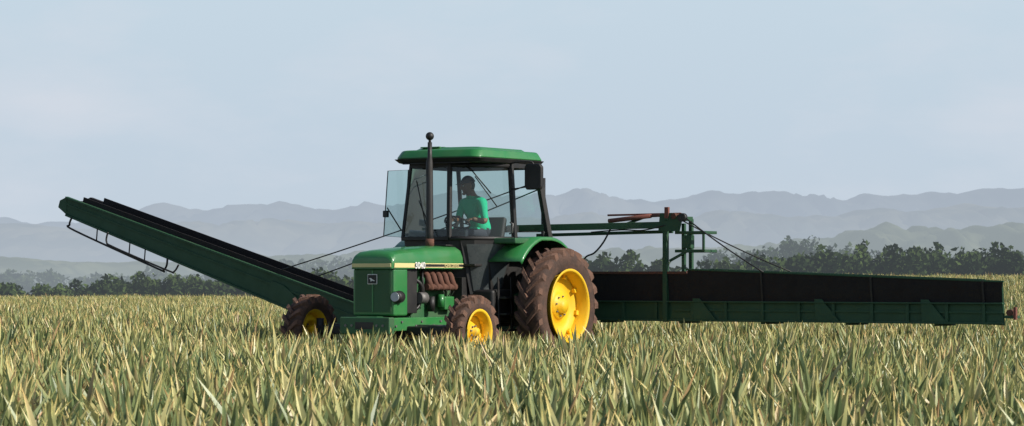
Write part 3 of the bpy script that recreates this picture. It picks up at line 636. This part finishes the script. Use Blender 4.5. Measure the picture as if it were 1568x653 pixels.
line(215,[(-700,420),(-200,424),(30,434),(110,436),(130,426),(200,421),(330,420),(450,418),(520,414),(600,414),(760,412),(880,405)],.8,3.6,mT1,'hedgerow',.36,1000,hv=.08)
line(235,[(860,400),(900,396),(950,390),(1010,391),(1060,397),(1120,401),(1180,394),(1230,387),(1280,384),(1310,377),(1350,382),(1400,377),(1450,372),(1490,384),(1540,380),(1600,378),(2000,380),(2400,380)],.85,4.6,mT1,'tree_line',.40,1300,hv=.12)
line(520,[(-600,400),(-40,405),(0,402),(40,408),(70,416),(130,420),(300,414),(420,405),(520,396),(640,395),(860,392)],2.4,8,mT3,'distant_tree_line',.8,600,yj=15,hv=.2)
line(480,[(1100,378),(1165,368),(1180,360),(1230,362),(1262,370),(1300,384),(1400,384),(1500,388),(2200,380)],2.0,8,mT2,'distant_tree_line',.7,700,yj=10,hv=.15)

# ------------------------------------------------------------ pineapple field
ml=bpy.data.materials.new('pineapple_leaf');ml.use_nodes=True;nt=ml.node_tree;N=nt.nodes;L=nt.links;b=N['Principled BSDF'];out=N['Material Output']
at=N.new('ShaderNodeAttribute');at.attribute_name='leafrand';at2=N.new('ShaderNodeAttribute');at2.attribute_name='leaft';oi=N.new('ShaderNodeObjectInfo')
ad=N.new('ShaderNodeMath');ad.operation='MULTIPLY_ADD';L.new(oi.outputs['Random'],ad.inputs[0]);ad.inputs[1].default_value=.35;L.new(at.outputs['Fac'],ad.inputs[2])
md=N.new('ShaderNodeMath');md.operation='FRACT';L.new(ad.outputs[0],md.inputs[0])
cr=N.new('ShaderNodeValToRGB');L.new(md.outputs[0],cr.inputs[0]);e=cr.color_ramp.elements
e[0].position=0;e[0].color=(.12,.17,.085,1);e[1].position=1;e[1].color=(.34,.21,.12,1)
for p,c in ((.3,(.21,.26,.12,1)),(.55,(.34,.36,.17,1)),(.80,(.52,.50,.26,1)),(.95,(.50,.42,.24,1))): x=cr.color_ramp.elements.new(p);x.color=c
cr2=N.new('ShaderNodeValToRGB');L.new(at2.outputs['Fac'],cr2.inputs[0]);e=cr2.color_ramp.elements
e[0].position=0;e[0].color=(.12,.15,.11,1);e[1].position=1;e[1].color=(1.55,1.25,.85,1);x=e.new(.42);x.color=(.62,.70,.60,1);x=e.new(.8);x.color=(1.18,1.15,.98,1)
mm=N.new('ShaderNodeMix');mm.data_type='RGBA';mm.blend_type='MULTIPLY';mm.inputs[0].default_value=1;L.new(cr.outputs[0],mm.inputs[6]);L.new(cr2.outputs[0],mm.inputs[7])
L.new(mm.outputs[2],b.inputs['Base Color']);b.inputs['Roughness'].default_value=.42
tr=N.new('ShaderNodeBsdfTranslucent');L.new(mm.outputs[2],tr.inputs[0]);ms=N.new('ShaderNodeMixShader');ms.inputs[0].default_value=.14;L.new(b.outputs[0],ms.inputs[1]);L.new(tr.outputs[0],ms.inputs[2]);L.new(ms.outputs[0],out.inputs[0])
col=bpy.data.collections.new('pineapple_plants')
def plant(i):
    r=random.Random(100+i);V=[];Fc=[];RA=[];TA=[];nl=22
    for k in range(nl):
        f=k/nl; az=k*2.39996+r.uniform(-.3,.3); tilt=math.radians(3+50*(1-f)**1.0+r.uniform(-6,8)); ln=r.uniform(.46,.62)*(.82+.20*math.sin(f*3.1)); wd=r.uniform(.033,.047)
        curv=math.radians(r.uniform(-6,20))*(1-f*.5); tw=r.uniform(-.5,.5); rv=r.random(); seg=5
        p=Vector((math.cos(az)*.03,math.sin(az)*.03,.0+f*.05)); a=tilt; b0=len(V)
        for s in range(seg+1):
            t=s/seg; out_=Vector((math.cos(az),math.sin(az),0)); d=out_*math.sin(a)+Vector((0,0,1))*math.cos(a); nrm=-out_*math.cos(a)+Vector((0,0,1))*math.sin(a)
            sd=Vector((-math.sin(az),math.cos(az),0)); ta=tw*t; sd2=sd*math.cos(ta)+nrm*math.sin(ta)
            w=wd*(1-t**1.6)*(.85+.4*min(t*3,1)*.6)+.0008
            V+= [p-sd2*w+nrm*w*.6,p-nrm*0,p+sd2*w+nrm*w*.6]; RA+=[rv]*3;TA+=[t]*3
            p=p+d*(ln/seg); a+=curv/seg
        for s in range(seg):
            for q in range(2): Fc.append((b0+s*3+q,b0+s*3+q+1,b0+s*3+q+4,b0+s*3+q+3))
    me=bpy.data.meshes.new('pineapple_plant');me.from_pydata([tuple(v) for v in V],[],Fc)
    for n_,A in (('leafrand',RA),('leaft',TA)):
        a_=me.attributes.new(n_,'FLOAT','POINT');a_.data.foreach_set('value',A)
    me.materials.append(ml);o=bpy.data.objects.new('pineapple_plant',me);col.objects.link(o)
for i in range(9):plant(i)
fv=np.array([-.5446,-.8387]);lv=np.array([.8387,-.5446])
s_=np.arange(-160,160,.42);r_=np.arange(-160,160,.68)
A,Bq=np.meshgrid(s_,r_);A=A+rng.uniform(-.12,.12,A.shape);Bq=Bq+rng.uniform(-.09,.09,Bq.shape)
c0=np.array([0,75.]);px_=c0[0]+A*fv[0]+Bq*lv[0];py_=c0[1]+A*fv[1]+Bq*lv[1];px_=px_.ravel();py_=py_.ravel()
k=(py_>8)&(py_<150)&(np.abs(px_)<.215*py_+4);px_=px_[k];py_=py_[k]
rx=px_-ORG[0];ry=py_-ORG[1];U=rx*fv[0]+ry*fv[1];W=rx*lv[0]+ry*lv[1]
bad=np.zeros(len(U),bool)
for (wu,wv,R,w) in ((0,1.37,.72,.34),(0,-1.37,.72,.34),(2.4,1.44,.42,.26),(2.4,-1.44,.42,.26)): bad|=(abs(U-wu)<R)&(abs(W-wv)<w)
bad|=(abs(W)<.5)&(U>-2.2)&(U<3.0)
px_=px_[~bad];py_=py_[~bad];n=len(px_);print('plants',n)
Zp=gz(px_,py_)-.02
me=bpy.data.meshes.new('pineapple_field');me.vertices.add(n);me.vertices.foreach_set('co',np.stack([px_,py_,Zp],1).ravel())
rot=np.stack([rng.normal(0,.10,n),rng.normal(0,.10,n),rng.uniform(0,6.283,n)],1)
patch=np.array([mn.noise(Vector((x*.25,y*.12,0))) for x,y in zip(px_,py_)])
scl=(.95+.14*patch+rng.normal(0,.12,n)).clip(.55,1.3)
a_=me.attributes.new('rot','FLOAT_VECTOR','POINT');a_.data.foreach_set('vector',rot.ravel())
a_=me.attributes.new('scl','FLOAT','POINT');a_.data.foreach_set('value',scl)
fo=bpy.data.objects.new('pineapple_field',me);link(fo)
ng=bpy.data.node_groups.new('scatter','GeometryNodeTree');ng.interface.new_socket('Geometry',in_out='INPUT',socket_type='NodeSocketGeometry');ng.interface.new_socket('Geometry',in_out='OUTPUT',socket_type='NodeSocketGeometry')
N=ng.nodes;L=ng.links;gi=N.new('NodeGroupInput');go=N.new('NodeGroupOutput');ci=N.new('GeometryNodeCollectionInfo');ci.inputs['Collection'].default_value=col;ci.inputs['Separate Children'].default_value=True;ci.inputs['Reset Children'].default_value=True
ip=N.new('GeometryNodeInstanceOnPoints');ip.inputs['Pick Instance'].default_value=True
na=N.new('GeometryNodeInputNamedAttribute');na.data_type='FLOAT_VECTOR';na.inputs['Name'].default_value='rot';nb=N.new('GeometryNodeInputNamedAttribute');nb.data_type='FLOAT';nb.inputs['Name'].default_value='scl'
er=N.new('FunctionNodeEulerToRotation');L.new(na.outputs['Attribute'],er.inputs[0]);L.new(er.outputs[0],ip.inputs['Rotation']);L.new(nb.outputs['Attribute'],ip.inputs['Scale'])
L.new(gi.outputs[0],ip.inputs['Points']);L.new(ci.outputs[0],ip.inputs['Instance']);L.new(ip.outputs[0],go.inputs[0])
md=fo.modifiers.new('scatter','NODES');md.node_group=ng

# ------------------------------------------------------------ light, sky, camera
to_sun=Vector((.80,-.34,.58)).normalized()
el=math.asin(to_sun.z); azm=math.atan2(to_sun.x,to_sun.y)
sl=bpy.data.lights.new('sun','SUN');sl.energy=5.0;sl.angle=math.radians(.53);sl.color=(1,.94,.84);so=bpy.data.objects.new('sun',sl);link(so);so.rotation_euler=to_sun.to_track_quat('Z','Y').to_euler()
w=bpy.data.worlds.new('World');S.world=w;w.use_nodes=True;N=w.node_tree.nodes;L=w.node_tree.links;bg=N['Background']
sky=N.new('ShaderNodeTexSky');sky.sky_type='NISHITA';sky.sun_disc=False;sky.sun_elevation=el;sky.sun_rotation=azm;sky.air_density=1.;sky.dust_density=.6;sky.ozone_density=1.5
tc=N.new('ShaderNodeTexCoord');sp=N.new('ShaderNodeSeparateXYZ');L.new(tc.outputs['Generated'],sp.inputs[0])
ab=N.new('ShaderNodeMath');ab.operation='ABSOLUTE';L.new(sp.outputs['Z'],ab.inputs[0])
hz=N.new('ShaderNodeValToRGB');L.new(ab.outputs[0],hz.inputs[0]);e=hz.color_ramp.elements
e[0].position=0;e[0].color=(5.4,6.15,7.0,1);e[1].position=.13;e[1].color=(5.7,6.95,7.9,1);x=e.new(.05);x.color=(5.4,6.4,7.4,1)
mp=N.new('ShaderNodeMapping');mp.inputs['Scale'].default_value=(5,5,14);L.new(tc.outputs['Generated'],mp.inputs[0])
cn=N.new('ShaderNodeTexNoise');cn.inputs['Scale'].default_value=1.6;cn.inputs['Detail'].default_value=7;cn.inputs['Roughness'].default_value=.55;L.new(mp.outputs[0],cn.inputs['Vector'])
cm=N.new('ShaderNodeMapRange');cm.inputs['From Min'].default_value=.48;cm.inputs['From Max'].default_value=.75;cm.inputs['To Max'].default_value=.6;L.new(cn.outputs['Fac'],cm.inputs['Value'])
cx=N.new('ShaderNodeMix');cx.data_type='RGBA';L.new(cm.outputs[0],cx.inputs[0]);L.new(hz.outputs[0],cx.inputs[6]);cx.inputs[7].default_value=(6.9,7.2,7.9,1)
fm=N.new('ShaderNodeMapRange');fm.interpolation_type='SMOOTHSTEP';fm.inputs['From Min'].default_value=.10;fm.inputs['From Max'].default_value=.45;fm.inputs['To Min'].default_value=1;fm.inputs['To Max'].default_value=.0;L.new(ab.outputs[0],fm.inputs['Value'])
fx=N.new('ShaderNodeMix');fx.data_type='RGBA';L.new(fm.outputs[0],fx.inputs[0]);L.new(sky.outputs[0],fx.inputs[6]);L.new(cx.outputs[2],fx.inputs[7])
L.new(fx.outputs[2],bg.inputs[0]);bg.inputs[1].default_value=.1
cd=bpy.data.cameras.new('camera');cd.sensor_width=36;cd.lens=36*F/1568;cd.clip_end=60000;cd.clip_start=.5
co=bpy.data.objects.new('camera',cd);link(co);co.location=(0,0,CH);co.rotation_euler=(math.radians(90)+math.atan(98.5/F),0,0);S.camera=co
cd.dof.use_dof=True;cd.dof.focus_distance=40.5;cd.dof.aperture_fstop=8
